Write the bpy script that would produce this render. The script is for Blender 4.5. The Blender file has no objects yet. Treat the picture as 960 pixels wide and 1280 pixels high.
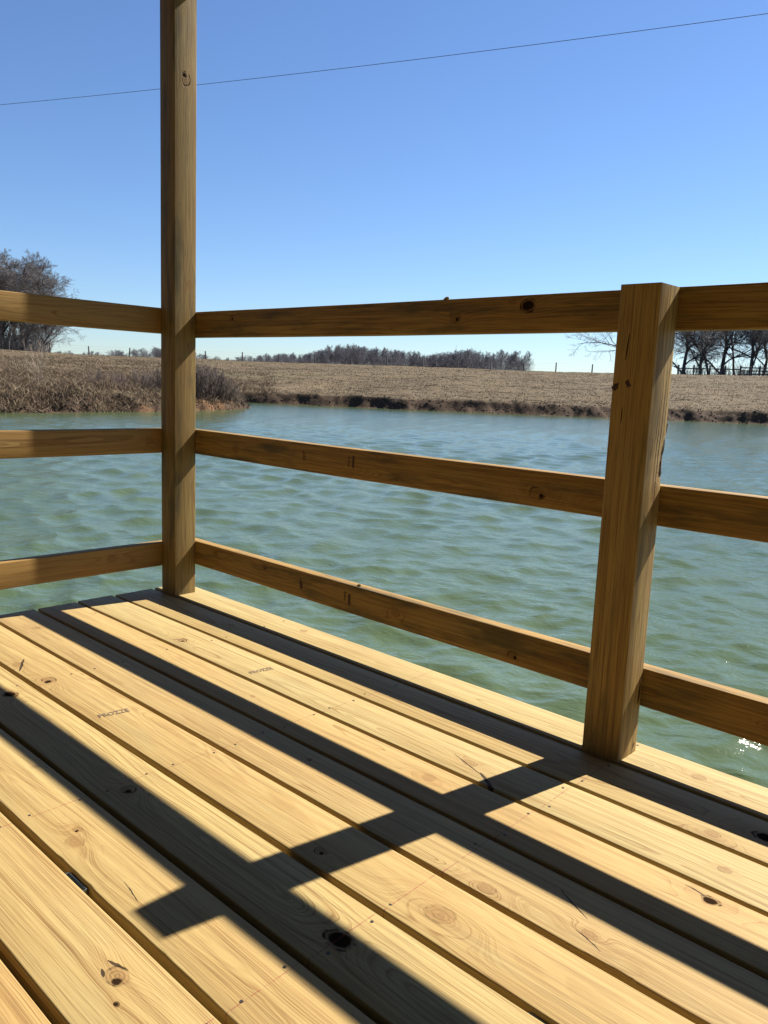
import bpy, bmesh, math, random
import numpy as np
from mathutils import Vector, Matrix, Euler
R = math.radians
rng = np.random.default_rng(7); random.seed(7)
sc = bpy.context.scene
col = sc.collection

# ------------------------------------------------------------------ camera
CAM = Vector((2.52246, -1.59213, 0.81028))
def cam_axes(yaw=47.0585, pitch=-9.1313, roll=2.3193):
    yw, pt, r = R(yaw), R(pitch), R(roll)
    fw = Vector((-math.cos(yw)*math.cos(pt), math.sin(yw)*math.cos(pt), math.sin(pt)))
    rt = fw.cross(Vector((0, 0, 1))).normalized(); up = rt.cross(fw)
    return rt*math.cos(r)+up*math.sin(r), up*math.cos(r)-rt*math.sin(r), fw
cr_, cu_, cf_ = cam_axes()
cd = bpy.data.cameras.new('camera'); camera = bpy.data.objects.new('camera', cd); col.objects.link(camera)
camera.matrix_world = Matrix(((cr_.x, cu_.x, -cf_.x, CAM.x), (cr_.y, cu_.y, -cf_.y, CAM.y), (cr_.z, cu_.z, -cf_.z, CAM.z), (0, 0, 0, 1)))
cd.sensor_fit = 'HORIZONTAL'; cd.sensor_width = 36; cd.lens = 36*1003.54/960
cd.clip_start = 0.02; cd.clip_end = 6000
sc.camera = camera
sc.render.resolution_x = 768; sc.render.resolution_y = 1024

# ------------------------------------------------------------------ sky, sun, exposure
SUN_DIR = Vector((0.182, 0.993, 1.0)).normalized()          # towards the sun
EL = math.asin(SUN_DIR.z); AZ = math.atan2(SUN_DIR.x, SUN_DIR.y)   # clockwise from +Y
w = bpy.data.worlds.new('World'); sc.world = w; w.use_nodes = True
nt = w.node_tree; bg = nt.nodes['Background']
sky = nt.nodes.new('ShaderNodeTexSky'); sky.sky_type = 'NISHITA'; sky.sun_disc = False
sky.sun_elevation = EL; sky.sun_rotation = AZ
sky.air_density = 1.0; sky.dust_density = 0.1; sky.ozone_density = 3.0; sky.altitude = 0
bal = nt.nodes.new('ShaderNodeVectorMath'); bal.operation = 'MULTIPLY'; bal.inputs[1].default_value = (.75, .865, 1.05)   # clear, deep blue air
nt.links.new(sky.outputs[0], bal.inputs[0]); gam = nt.nodes.new('ShaderNodeGamma'); gam.inputs[1].default_value = 1.03
nt.links.new(bal.outputs[0], gam.inputs[0]); nt.links.new(gam.outputs[0], bg.inputs[0]); bg.inputs[1].default_value = 0.052
sd_ = bpy.data.lights.new('sun', 'SUN'); sd_.energy = 5.0; sd_.angle = R(0.53); sd_.color = (1, .95, .87)
sun = bpy.data.objects.new('sun', sd_); col.objects.link(sun)
sun.rotation_euler = SUN_DIR.to_track_quat('Z', 'Y').to_euler(); sun.location = SUN_DIR*30
sc.view_settings.view_transform = 'Standard'; sc.view_settings.look = 'None'
sc.view_settings.exposure = 1.32; sc.view_settings.gamma = 1
sc.cycles.max_bounces = 8; sc.cycles.diffuse_bounces = 5

# ------------------------------------------------------------------ helpers
def tag(o, label=None, cat=None, group=None, kind=None):
    if label: o['label'] = label
    if cat: o['category'] = cat
    if group: o['group'] = group
    if kind: o['kind'] = kind
    return o
def empty(name, loc=(0, 0, 0), rz=0):
    o = bpy.data.objects.new(name, None); o.location = loc; o.rotation_euler = (0, 0, rz); col.objects.link(o)
    o.empty_display_size = .1
    return o
def mesh_np(name, V, F, mat=None, smooth=False):
    """V (n,3), F (m,k) with constant k"""
    V = np.ascontiguousarray(V, np.float32); F = np.ascontiguousarray(F, np.int32)
    me = bpy.data.meshes.new(name); m, k = F.shape
    me.vertices.add(len(V)); me.vertices.foreach_set('co', V.ravel())
    me.loops.add(m*k); me.loops.foreach_set('vertex_index', F.ravel())
    me.polygons.add(m); me.polygons.foreach_set('loop_start', np.arange(m, dtype=np.int32)*k)
    try: me.polygons.foreach_set('loop_total', np.full(m, k, np.int32))
    except Exception: pass
    me.update(calc_edges=True)
    if smooth: me.polygons.foreach_set('use_smooth', np.ones(m, bool))
    if mat: me.materials.append(mat)
    return me
def link(name, me, parent=None, loc=None, rot=None):
    o = bpy.data.objects.new(name, me); col.objects.link(o)
    if parent: o.parent = parent
    if loc is not None: o.location = loc
    if rot is not None: o.rotation_euler = rot
    return o

# numpy gradient-free value noise (smooth)
_P = np.random.default_rng(3).permutation(4096)
_Vv = np.random.default_rng(4).random(4096)*2-1
def vnoise(x, y, s=0):
    xi = np.floor(x).astype(np.int64); yi = np.floor(y).astype(np.int64); fx = x-xi; fy = y-yi
    fx = fx*fx*(3-2*fx); fy = fy*fy*(3-2*fy)
    def h(a, b): return _Vv[_P[(_P[(a+s*57) & 4095]+b) & 4095]]
    return (h(xi, yi)*(1-fx)+h(xi+1, yi)*fx)*(1-fy)+(h(xi, yi+1)*(1-fx)+h(xi+1, yi+1)*fx)*fy
def fbm(x, y, o=4, s=0):
    a = 0; k = 1.0
    for i in range(o): a = a+k*vnoise(x*2**i+i*13.7, y*2**i-i*7.1, s+i); k *= .5
    return a

# ------------------------------------------------------------------ material helpers
class NT:
    def __init__(s, t): s.t = t
    def n(s, typ, **kw):
        nd = s.t.nodes.new(typ)
        for k, v in kw.items(): setattr(nd, k, v)
        return nd
    def l(s, a, b): s.t.links.new(a, b)
    def put(s, sock, v):
        if isinstance(v, bpy.types.NodeSocket): s.l(v, sock)
        elif v is not None: sock.default_value = v
    def m(s, op, a=None, b=None, c=None, clamp=False):
        nd = s.n('ShaderNodeMath', operation=op, use_clamp=clamp)
        for i, v in enumerate((a, b, c)): s.put(nd.inputs[i], v)
        return nd.outputs[0]
    def v(s, op, a=None, b=None):
        nd = s.n('ShaderNodeVectorMath', operation=op)
        s.put(nd.inputs[0], a)
        if op == 'SCALE': s.put(nd.inputs['Scale'], b)
        else: s.put(nd.inputs[1], b)
        return nd.outputs['Value'] if op in ('DOT_PRODUCT', 'LENGTH', 'DISTANCE') else nd.outputs[0]
    def noise(s, vec, scale, detail=2, rough=.5, dist=0, out=0):
        nd = s.n('ShaderNodeTexNoise'); s.put(nd.inputs['Vector'], vec); nd.inputs['Scale'].default_value = scale
        nd.inputs['Detail'].default_value = detail; nd.inputs['Roughness'].default_value = rough; nd.inputs['Distortion'].default_value = dist
        return nd.outputs[out]
    def ss(s, x, a, b, lo=0.0, hi=1.0):
        nd = s.n('ShaderNodeMapRange', interpolation_type='SMOOTHSTEP'); s.put(nd.inputs[0], x)
        nd.inputs[1].default_value = a; nd.inputs[2].default_value = b; nd.inputs[3].default_value = lo; nd.inputs[4].default_value = hi
        return nd.outputs[0]
    def mix(s, f, a, b, blend='MIX'):
        nd = s.n('ShaderNodeMix', data_type='RGBA', blend_type=blend); s.put(nd.inputs[0], f)
        for sk, v in ((nd.inputs[6], a), (nd.inputs[7], b)):
            if isinstance(v, tuple) and len(v) == 3: v = v+(1,)
            s.put(sk, v)
        return nd.outputs[2]
    def xyz(s, x=0.0, y=0.0, z=0.0):
        nd = s.n('ShaderNodeCombineXYZ')
        for i, v in enumerate((x, y, z)): s.put(nd.inputs[i], v)
        return nd.outputs[0]
    def sep(s, v):
        nd = s.n('ShaderNodeSeparateXYZ'); s.l(v, nd.inputs[0]); return nd.outputs
    def scale3(s, v, t): return s.v('MULTIPLY', v, t)
    def bump(s, h, strength, dist, normal=None):
        nd = s.n('ShaderNodeBump'); s.put(nd.inputs['Height'], h); nd.inputs['Strength'].default_value = strength
        nd.inputs['Distance'].default_value = dist
        if normal: s.l(normal, nd.inputs['Normal'])
        return nd.outputs[0]
def new_mat(name):
    m = bpy.data.materials.new(name); m.use_nodes = True; t = NT(m.node_tree); b = m.node_tree.nodes['Principled BSDF']
    return m, t, b
def simple(name, c, rough=.7, metal=0.0, var=0.0, scale=8):
    m, t, b = new_mat(name); b.inputs['Roughness'].default_value = rough; b.inputs['Metallic'].default_value = metal
    if var:
        tc = t.n('ShaderNodeTexCoord'); f = t.noise(tc.outputs['Object'], scale, 4, .6)
        t.put(b.inputs['Base Color'], t.mix(t.ss(f, .3, .7), tuple(x*(1-var) for x in c), tuple(min(1, x*(1+var)) for x in c)))
    else: b.inputs['Base Color'].default_value = c+(1,)
    return m

# pine: growth rings of a log cut by the piece, knots that push the rings aside, checks and chalk lines
EARLY = (.352, .256, .108); LATE = (.165, .078, .022)
def pine(name, seed, zc=.06, yc=0.0, tilt=.01, spacing=.006, knots=(), cracks=(), chalk=(), wob=.012, tint=(1, 1, 1), late=.75, side=False, stain=.0, grain=1.0):
    """local frame: x along the grain, y across the wide face, z through the thickness"""
    m, t, b = new_mat(name)
    tc = t.n('ShaderNodeTexCoord'); P = tc.outputs['Object']
    off = (seed*3.17 % 50, seed*7.3 % 50, seed*1.9 % 50)
    Q = t.v('ADD', P, off)
    w1 = t.noise(t.scale3(Q, (.75, 4, 4)), 1.0, 2, .5, 0, 1)          # slow wander of the grain
    w2 = t.noise(t.scale3(Q, (6, 26, 26)), 1.0, 2, .5, 0, 1)
    W = t.v('ADD', t.v('SCALE', t.v('SUBTRACT', w1, (.5, .5, .5)), wob*4), t.v('SCALE', t.v('SUBTRACT', w2, (.5, .5, .5)), wob*.3))
    PW = t.v('ADD', P, t.scale3(W, (0, 1, 1)))
    x, y, z = t.sep(PW)
    cy = t.m('MULTIPLY_ADD', x, tilt, -yc); cz = t.m('MULTIPLY_ADD', x, tilt*.6, -zc)
    dy = t.m('ADD', y, cy); dz = t.m('ADD', z, cz)
    rho = t.m('SQRT', t.m('ADD', t.m('MULTIPLY', dy, dy), t.m('MULTIPLY', dz, dz)))
    px, py, pz = t.sep(P)
    kn = None; kdark = None; halo = None
    nk = t.noise(t.scale3(Q, (22, 30, 30)), 1.0, 3, .6, 0, 1); nks = t.v('SCALE', t.v('SUBTRACT', nk, (.5, .5, .5)), .85)
    for (kx, ky, kr, kind) in knots:
        D = t.v('SUBTRACT', P, (kx, ky, 0)); D = t.scale3(D, (1/(kr*1.35), 1/kr, 0))
        Dn = t.v('ADD', D, nks); d = t.v('LENGTH', t.scale3(Dn, (1, 1, 0)))
        wide = t.v('LENGTH', t.scale3(D, (.33, .62, 0)))
        g = t.m('POWER', 2.718, t.m('MULTIPLY', t.m('MULTIPLY', wide, wide), -1.0))
        rho = t.m('MULTIPLY_ADD', g, kr*1.25, rho)
        msk = t.ss(d, 1.08, .85); kn = msk if kn is None else t.m('MAXIMUM', kn, msk)
        rings = t.m('PINGPONG', t.m('MULTIPLY', d, 2.6), .5)
        rr = t.m('MULTIPLY', t.ss(rings, .1, .5), msk)
        edge = t.m('MULTIPLY', t.ss(d, .78, 1.0), t.ss(d, 1.22, 1.02))
        dk = t.m('MULTIPLY', rr, .16 if kind == 0 else .35)
        dk = t.m('MAXIMUM', dk, t.m('MULTIPLY', edge, t.m('MULTIPLY', t.ss(t.noise(t.scale3(Q, (35, 45, 45)), 1.0, 2, .6), .42, .62), (.35, .9, 1.0)[kind])))
        if kind == 2: dk = t.m('MAXIMUM', dk, t.m('MULTIPLY', t.ss(d, .95, .6), 1.0))
        if kind == 1:
            o2 = t.v('LENGTH', t.scale3(t.v('ADD', Dn, (-.45, .35, 0)), (1.6, 1.2, 0))); dk = t.m('MAXIMUM', dk, t.ss(o2, .75, .35))
        kdark = dk if kdark is None else t.m('MAXIMUM', kdark, dk)
        h = t.m('MULTIPLY', g, .8); halo = h if halo is None else t.m('MAXIMUM', halo, h)
    # ring phase with uneven ring widths
    ph = t.m('DIVIDE', rho, spacing)
    n1 = t.n('ShaderNodeTexNoise', noise_dimensions='1D'); t.l(t.m('ADD', t.m('MULTIPLY', ph, .35), seed*1.7), n1.inputs['W']); n1.inputs['Detail'].default_value = 1
    ph = t.m('ADD', ph, t.m('MULTIPLY', n1.outputs[0], 2.2))
    fr = t.m('FRACT', ph)
    lat = t.m('MULTIPLY', t.m('POWER', t.ss(fr, .25, .88), 1.8), t.ss(fr, 1.0, .92))
    n2 = t.n('ShaderNodeTexNoise', noise_dimensions='1D'); t.l(t.m('ADD', t.m('MULTIPLY', ph, .8), 31.0+seed), n2.inputs['W']); n2.inputs['Detail'].default_value = 0
    lat = t.m('MULTIPLY', lat, t.ss(n2.outputs[0], .3, .7, .35, 1.0))
    fib = t.noise(t.scale3(Q, (7, 420, 420)), 1.0, 3, .6)             # fibres
    fib2 = t.noise(t.scale3(Q, (2.2, 90, 90)), 1.0, 3, .6)
    lat = t.m('MULTIPLY', lat, t.m('MULTIPLY', t.ss(fib2, .28, .62, .45, 1.0), t.ss(fib, .3, .65, .7, 1.0)))
    tone = t.noise(t.scale3(Q, (1.6, 7, 7)), 1.0, 3, .6)
    E = tuple(a*b for a, b in zip(EARLY, tint)); L = tuple(a*b for a, b in zip(LATE, tint))
    c = t.mix(t.m('MULTIPLY', lat, late), E, L)
    c = t.mix(t.ss(tone, .35, .75, 0, .38), c, tuple(a*b for a, b in zip((.285, .165, .058), tint)))
    c = t.mix(t.ss(t.noise(t.scale3(Q, (2.3, 9, 9)), 1.0, 2, .5, .6), .55, .8, 0, .4), c, (.30, .245, .115))
    c = t.mix(t.ss(fib2, .38, .72, 0, min(.95, .42*grain)), c, (.19, .115, .042))
    c = t.mix(t.ss(fib, .48, .72, 0, min(.95, .45*grain)), c, (.12, .07, .028))
    if halo is not None: c = t.mix(t.m('MULTIPLY', halo, .35), c, (.25, .13, .045))
    if kn is not None:
        c = t.mix(t.m('MULTIPLY', kn, .42), c, (.21, .11, .04)); c = t.mix(kdark, c, (.02, .011, .006))
    dark = None
    nj = t.v('SCALE', t.v('SUBTRACT', t.noise(t.scale3(Q, (30, 60, 60)), 1.0, 3, .6, 0, 1), (.5, .5, .5)), .007)
    for (ax, ay, bx_, by_, wd) in cracks:
        A = Vector((ax, ay, 0)); B = Vector((bx_, by_, 0)); BA = B-A; L2 = BA.length_squared
        PA = t.scale3(t.v('SUBTRACT', t.v('ADD', P, nj), tuple(A)), (1, 1, 0))
        tt = t.m('DIVIDE', t.v('DOT_PRODUCT', PA, tuple(BA)), L2, None, True)
        sc3 = t.n('ShaderNodeVectorMath', operation='SCALE'); sc3.inputs[0].default_value = BA; t.l(tt, sc3.inputs['Scale'])
        dist = t.v('LENGTH', t.v('SUBTRACT', PA, sc3.outputs[0]))
        taper = t.m('SINE', t.m('MULTIPLY_ADD', tt, 2.5, .35))
        mk = t.ss(t.m('DIVIDE', dist, t.m('MULTIPLY', taper, wd)), 1.1, .55)
        dark = mk if dark is None else t.m('MAXIMUM', dark, mk)
    if dark is not None: c = t.mix(t.m('MULTIPLY', dark, .93), c, (.03, .018, .01))
    for cx in chalk:                                                  # red snapped chalk line
        xx = t.m('ABSOLUTE', t.m('SUBTRACT', t.m('MULTIPLY_ADD', py, .03, px), cx))
        mk = t.m('MULTIPLY', t.ss(xx, .0016, .0006), t.ss(t.noise(t.scale3(Q, (40, 60, 40)), 1.0, 3, .7), .38, .56, 0, .62))
        c = t.mix(mk, c, (.20, .05, .04))
    if stain: c = t.mix(t.ss(t.noise(t.scale3(Q, (3, 22, 22)), 1.0, 4, .65), .47, .68, 0, stain), c, (.085, .07, .035))
    t.put(b.inputs['Base Color'], c)
    b.inputs['Roughness'].default_value = .62
    b.inputs['Specular IOR Level'].default_value = .15
    if kdark is not None: t.put(b.inputs['Specular IOR Level'], t.m('MULTIPLY_ADD', kdark, -.15, .15))
    hgt = t.m('ADD', t.m('MULTIPLY', fib, .5), t.m('ADD', t.m('MULTIPLY', lat, .35), t.m('MULTIPLY', fib2, .5)))
    if dark is not None: hgt = t.m('SUBTRACT', hgt, t.m('MULTIPLY', dark, 2.0))
    if kdark is not None: hgt = t.m('SUBTRACT', hgt, kdark)
    t.l(t.bump(hgt, .55, .0012), b.inputs['Normal'])
    return m

def plank(name, x0, x1, wdt, thk, mat, parent, loc=(0, 0, 0), rot=(0, 0, 0), r=.003, seg=.12, wave=.0008, seed=0, wane=()):
    """a sawn board along local x, top face at local z=0 when thk hangs below; eased edges; slightly wavy"""
    n = max(2, int(abs(x1-x0)/seg)+1); xs = np.linspace(x0, x1, n)
    if wane: xs = np.unique(np.concatenate([xs]+[np.linspace(a, b_, 14) for (a, b_, *_q) in wane]))
    n = len(xs)
    hw = wdt/2; pr = []
    for cx, cz, a0 in ((hw-r, -r, 0), (-hw+r, -r, 90), (-hw+r, -thk+r, 180), (hw-r, -thk+r, 270)):
        for k in range(4):
            a = R(a0+30*k); pr.append((cx+r*math.cos(a), cz+r*math.sin(a), a0))
    pr = np.array(pr); k = len(pr)
    V = np.zeros((n, k, 3)); V[:, :, 0] = xs[:, None]
    V[:, :, 1] = pr[:, 0]; V[:, :, 2] = pr[:, 1]
    wv = fbm(xs*1.3+seed*3.1, xs*0+seed, 3, seed)*wave; wz = fbm(xs*.9+seed*5.1, xs*0+9+seed, 2, seed+5)*wave*.6
    V[:, :, 1] += wv[:, None]; V[:, :, 2] += wz[:, None]
    for (a, b_, sgn, dep) in wane:                                     # bark edge missing
        q = np.clip((xs-a)/(b_-a), 0, 1); s_ = np.sin(q*math.pi)**.6*(.7+.4*vnoise(xs*60, xs*0, 9))*dep
        idx = [i for i in range(k) if pr[i, 2] == (0 if sgn > 0 else 90)]
        for i in idx:
            V[:, i, 1] -= sgn*s_*(1.0); V[:, i, 2] -= s_*.35
    F = []
    for i in range(n-1):
        for j in range(k): F.append((i*k+j, (i+1)*k+j, (i+1)*k+(j+1) % k, i*k+(j+1) % k))
    me = bpy.data.meshes.new(name)
    me.from_pydata(V.reshape(-1, 3).tolist(), [], F+[tuple(range(k)), tuple(((n-1)*k+j) for j in reversed(range(k)))])
    me.materials.append(mat)
    me.update()
    bm = bmesh.new(); bm.from_mesh(me); bmesh.ops.recalc_face_normals(bm, faces=bm.faces); bm.to_mesh(me); bm.free()
    for p_ in me.polygons: p_.use_smooth = len(p_.vertices) == 4
    try: me.set_sharp_from_angle(angle=R(50))
    except Exception: pass
    return link(name, me, parent, loc, rot)

# ------------------------------------------------------------------ ground and pond
WATER = -0.70
shore = np.array([(-25.6, 3), (-25.0, 9.2), (-25.5, 11), (-25.5, 12.8), (-26.2, 15.9), (-26.9, 18.2), (-27.7, 20.4), (-28.6, 22.0), (-30.0, 23.2),
                  (-33.5, 24.4), (-37, 25.4), (-38.2, 26.6), (-37.2, 28.2), (-35.1, 29.9), (-32.9, 31.8), (-29.3, 33.6), (-25.9, 36.9), (-22.5, 40.1), (-18.2, 44.7), (-13.3, 47.8), (-4, 53), (10, 57),
                  (28, 54), (41, 42), (47, 24), (45, 2), (36, -16), (18, -27), (0, -28), (-14, -22), (-22, -11)], float)
def signed(x, y):
    """distance to the shoreline, positive on land"""
    d2 = np.full(x.shape, 1e9); ins = np.zeros(x.shape, bool); n = len(shore)
    for i in range(n):
        ax, ay = shore[i]; bx, by = shore[(i+1) % n]; ex, ey = bx-ax, by-ay
        tt = np.clip(((x-ax)*ex+(y-ay)*ey)/(ex*ex+ey*ey), 0, 1)
        d2 = np.minimum(d2, (x-ax-tt*ex)**2+(y-ay-tt*ey)**2)
        c = (ay > y) != (by > y)
        with np.errstate(divide='ignore', invalid='ignore'):
            ins ^= c & (x < (bx-ax)*(y-ay)/(by-ay+1e-12)+ax)
    return np.where(ins, -1, 1)*np.sqrt(d2)
CR_AZ = [21.5, 26.24, 31.31, 34.48, 37.73, 44.96, 51.13, 56.67, 62.03, 67.12, 71.91]
CR_EL = [1.12, 1.05, 1.08, 1.117, 1.10, 1.182, 1.24, 1.21, 1.279, 1.35, 1.407]
CREST = 88.0
def height(x, y, rough=True):
    x = np.asarray(x, float); y = np.asarray(y, float)
    sd = signed(x, y)
    if rough: sd = sd+.35*fbm(x*.5, y*.5, 3, 2)+.16*fbm(x*1.4, y*1.4, 1, 8)
    rx, ry = x-CAM.x, y-CAM.y; rc = np.hypot(rx, ry); az = np.degrees(np.arctan2(ry, -rx))
    zc = CAM.z+CREST*np.tan(np.radians(np.interp(az, CR_AZ, CR_EL)))
    u = sd/(sd+np.maximum(CREST-rc, 0)+1e-6); u = np.clip(u, 0, 1)
    bk = np.clip(sd/1.3, 0, 1); bk = bk*bk*(3-2*bk)
    left = np.clip((38-az)/6, 0, 1)
    g = u**(.95-.2*left)
    h = WATER-.05+.62*bk+(zc-WATER-.57)*g
    f = np.clip((rc-96)/200, 0, 1); f = f*f*(3-2*f)
    h = np.where(rc > CREST, zc+(4.2-zc)*f, h)
    h = np.where(sd < 0, WATER-.05+np.maximum(sd*.35, -1.3), h)
    if rough:
        land = np.clip(sd/1.0, 0, 1)
        near = np.clip((CREST-rc)/30, .25, 1)
        h = h+land*near*(.12*fbm(x*.35, y*.35, 3, 11)+.035*fbm(x*1.1, y*1.1, 1, 21))+np.clip(1-np.abs(sd-.5)/1.0, 0, 1)*.17*fbm(x*1.5, y*1.5, 2, 31)
    return h
def ground():
    azs = np.concatenate([np.linspace(-180, 8, 110)[:-1], np.linspace(8, 84, 820)[:-1], np.linspace(84, 180, 60)[:-1]])
    rs = np.concatenate([np.array([0.3, 6, 12, 18]), np.exp(np.linspace(math.log(22), math.log(58), 460))[:-1], np.exp(np.linspace(math.log(58), math.log(96), 130)), np.exp(np.linspace(math.log(99), math.log(3200), 60))])
    A, Q = np.meshgrid(np.radians(azs), rs)
    X = CAM.x-Q*np.cos(A); Y = CAM.y+Q*np.sin(A); Z = height(X, Y)
    n, k = X.shape; V = np.stack([X, Y, Z], -1).reshape(-1, 3)
    i, j = np.meshgrid(np.arange(n-1), np.arange(k), indexing='ij'); j2 = (j+1) % k
    F = np.stack([i*k+j, i*k+j2, (i+1)*k+j2, (i+1)*k+j], -1).reshape(-1, 4)
    return V, F
def mat_ground():
    m, t, b = new_mat('dry_pasture')
    g = t.n('ShaderNodeNewGeometry'); P = g.outputs['Position']
    _, _, z = t.sep(P)
    n1 = t.noise(t.scale3(P, (.16, .16, .3)), 1, 5, .62); n2 = t.noise(t.scale3(P, (1.1, 1.1, 1.1)), 1, 5, .7); n3 = t.noise(P, 9, 4, .7)
    c = t.mix(t.ss(n1, .35, .68), (.118, .086, .048), (.090, .066, .038))
    c = t.mix(t.ss(n2, .42, .7, 0, .75), c, (.072, .053, .034))
    c = t.mix(t.ss(n3, .35, .75, 0, .55), c, (.17, .135, .09))
    c = t.mix(t.ss(t.noise(t.scale3(P, (.09, .09, .1)), 1, 3, .6), .55, .72, 0, .35), c, (.085, .085, .042))
    zz = t.m('ADD', z, t.m('MULTIPLY', t.m('SUBTRACT', n2, .5), .35))
    soil = t.mix(t.ss(n3, .35, .7), (.034, .022, .015), (.085, .055, .034))
    px, py, _ = t.sep(P)
    clay = t.m('MULTIPLY', t.ss(t.noise(t.scale3(P, (.35, .35, .6)), 1, 3, .6), .44, .6), t.m('MULTIPLY', t.ss(py, 27, 24), t.ss(py, 12, 18)))
    soil = t.mix(clay, soil, t.mix(t.ss(n3, .4, .7), (.19, .10, .045), (.11, .062, .032)))
    c = t.mix(t.ss(zz, -.02, -.16), c, soil)
    t.put(b.inputs['Base Color'], c); b.inputs['Roughness'].default_value = .95; b.inputs['Specular IOR Level'].default_value = .1
    t.l(t.bump(t.m('ADD', n3, n2), .6, .03), b.inputs['Normal'])
    return m
V, F = ground()
gm = link('ground', mesh_np('ground', V, F, mat_ground(), True)); tag(gm, 'rolling pasture of dry tan grass rising from the pond to the skyline', kind='structure')

# ---- water
def water():
    azs = np.concatenate([np.linspace(-180, -5, 90)[:-1], np.linspace(-5, 98, 640)[:-1], np.linspace(98, 180, 50)[:-1]])
    rs = np.concatenate([[.02], np.exp(np.linspace(math.log(.5), math.log(70), 820))])
    A, Q = np.meshgrid(np.radians(azs), rs)
    X = CAM.x-Q*np.cos(A); Y = CAM.y+Q*np.sin(A); Z = np.zeros_like(X)
    g = np.random.default_rng(12)
    DX = np.zeros_like(X); DY = np.zeros_like(X)
    gust = .8+.2*fbm(X*.12, Y*.12, 2, 77)
    base = math.atan2(.91, -.41)                                         # crests travel this way
    ls = np.exp(g.uniform(math.log(.13), math.log(.9), 96))
    for L in ls:
        th = base+g.normal(0, .95); k = 2*math.pi/L; ph = g.uniform(0, 6.28)
        res = np.clip((L/(Q*.0075*2.4))-1, 0, 1)                         # leave out what this part of the sheet cannot carry
        a = .0045*L**.74*gust*res
        p = k*(X*math.cos(th)+Y*math.sin(th))+ph+1.2*fbm(X*.35/L**.3, Y*.35/L**.3, 1, int(L*50))
        Z += a*np.cos(p); DX -= 1.2*a*math.cos(th)*np.sin(p); DY -= 1.2*a*math.sin(th)*np.sin(p)
    X = X+DX; Y = Y+DY
    Z = Z+WATER
    n, k = X.shape; V = np.stack([X, Y, Z], -1).reshape(-1, 3)
    i, j = np.meshgrid(np.arange(n-1), np.arange(k), indexing='ij'); j2 = (j+1) % k
    F = np.stack([i*k+j, i*k+j2, (i+1)*k+j2, (i+1)*k+j], -1).reshape(-1, 4)
    return V, F
def mat_water():
    m, t, b = new_mat('pond_water')
    g = t.n('ShaderNodeNewGeometry'); P = g.outputs['Position']
    c = t.mix(t.ss(t.noise(t.scale3(P, (.25, .25, .25)), 1, 3, .6), .35, .7), (.066, .092, .040), (.058, .084, .038))
    t.put(b.inputs['Base Color'], c)
    b.inputs['Roughness'].default_value = .10; b.inputs['IOR'].default_value = 1.33
    rot = t.n('ShaderNodeMapping'); rot.inputs['Rotation'].default_value = (0, 0, R(-22)); t.l(P, rot.inputs[0])
    q = rot.outputs[0]
    a = t.noise(t.scale3(q, (3.4, 5, 1)), 1, 3, .55, .6)
    bb = t.noise(t.scale3(q, (9, 14, 1)), 1, 3, .6, .5)
    cc = t.noise(t.scale3(q, (22, 40, 1)), 1, 2, .6, .3)
    nrm = t.bump(a, .25, .035); nrm = t.bump(bb, .45, .022, nrm); nrm = t.bump(cc, .25, .005, nrm)
    t.l(nrm, b.inputs['Normal'])
    return m
V, F = water()
wa = link('water', mesh_np('water', V, F, mat_water(), True)); tag(wa, 'rippled green pond water', kind='structure')

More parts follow.
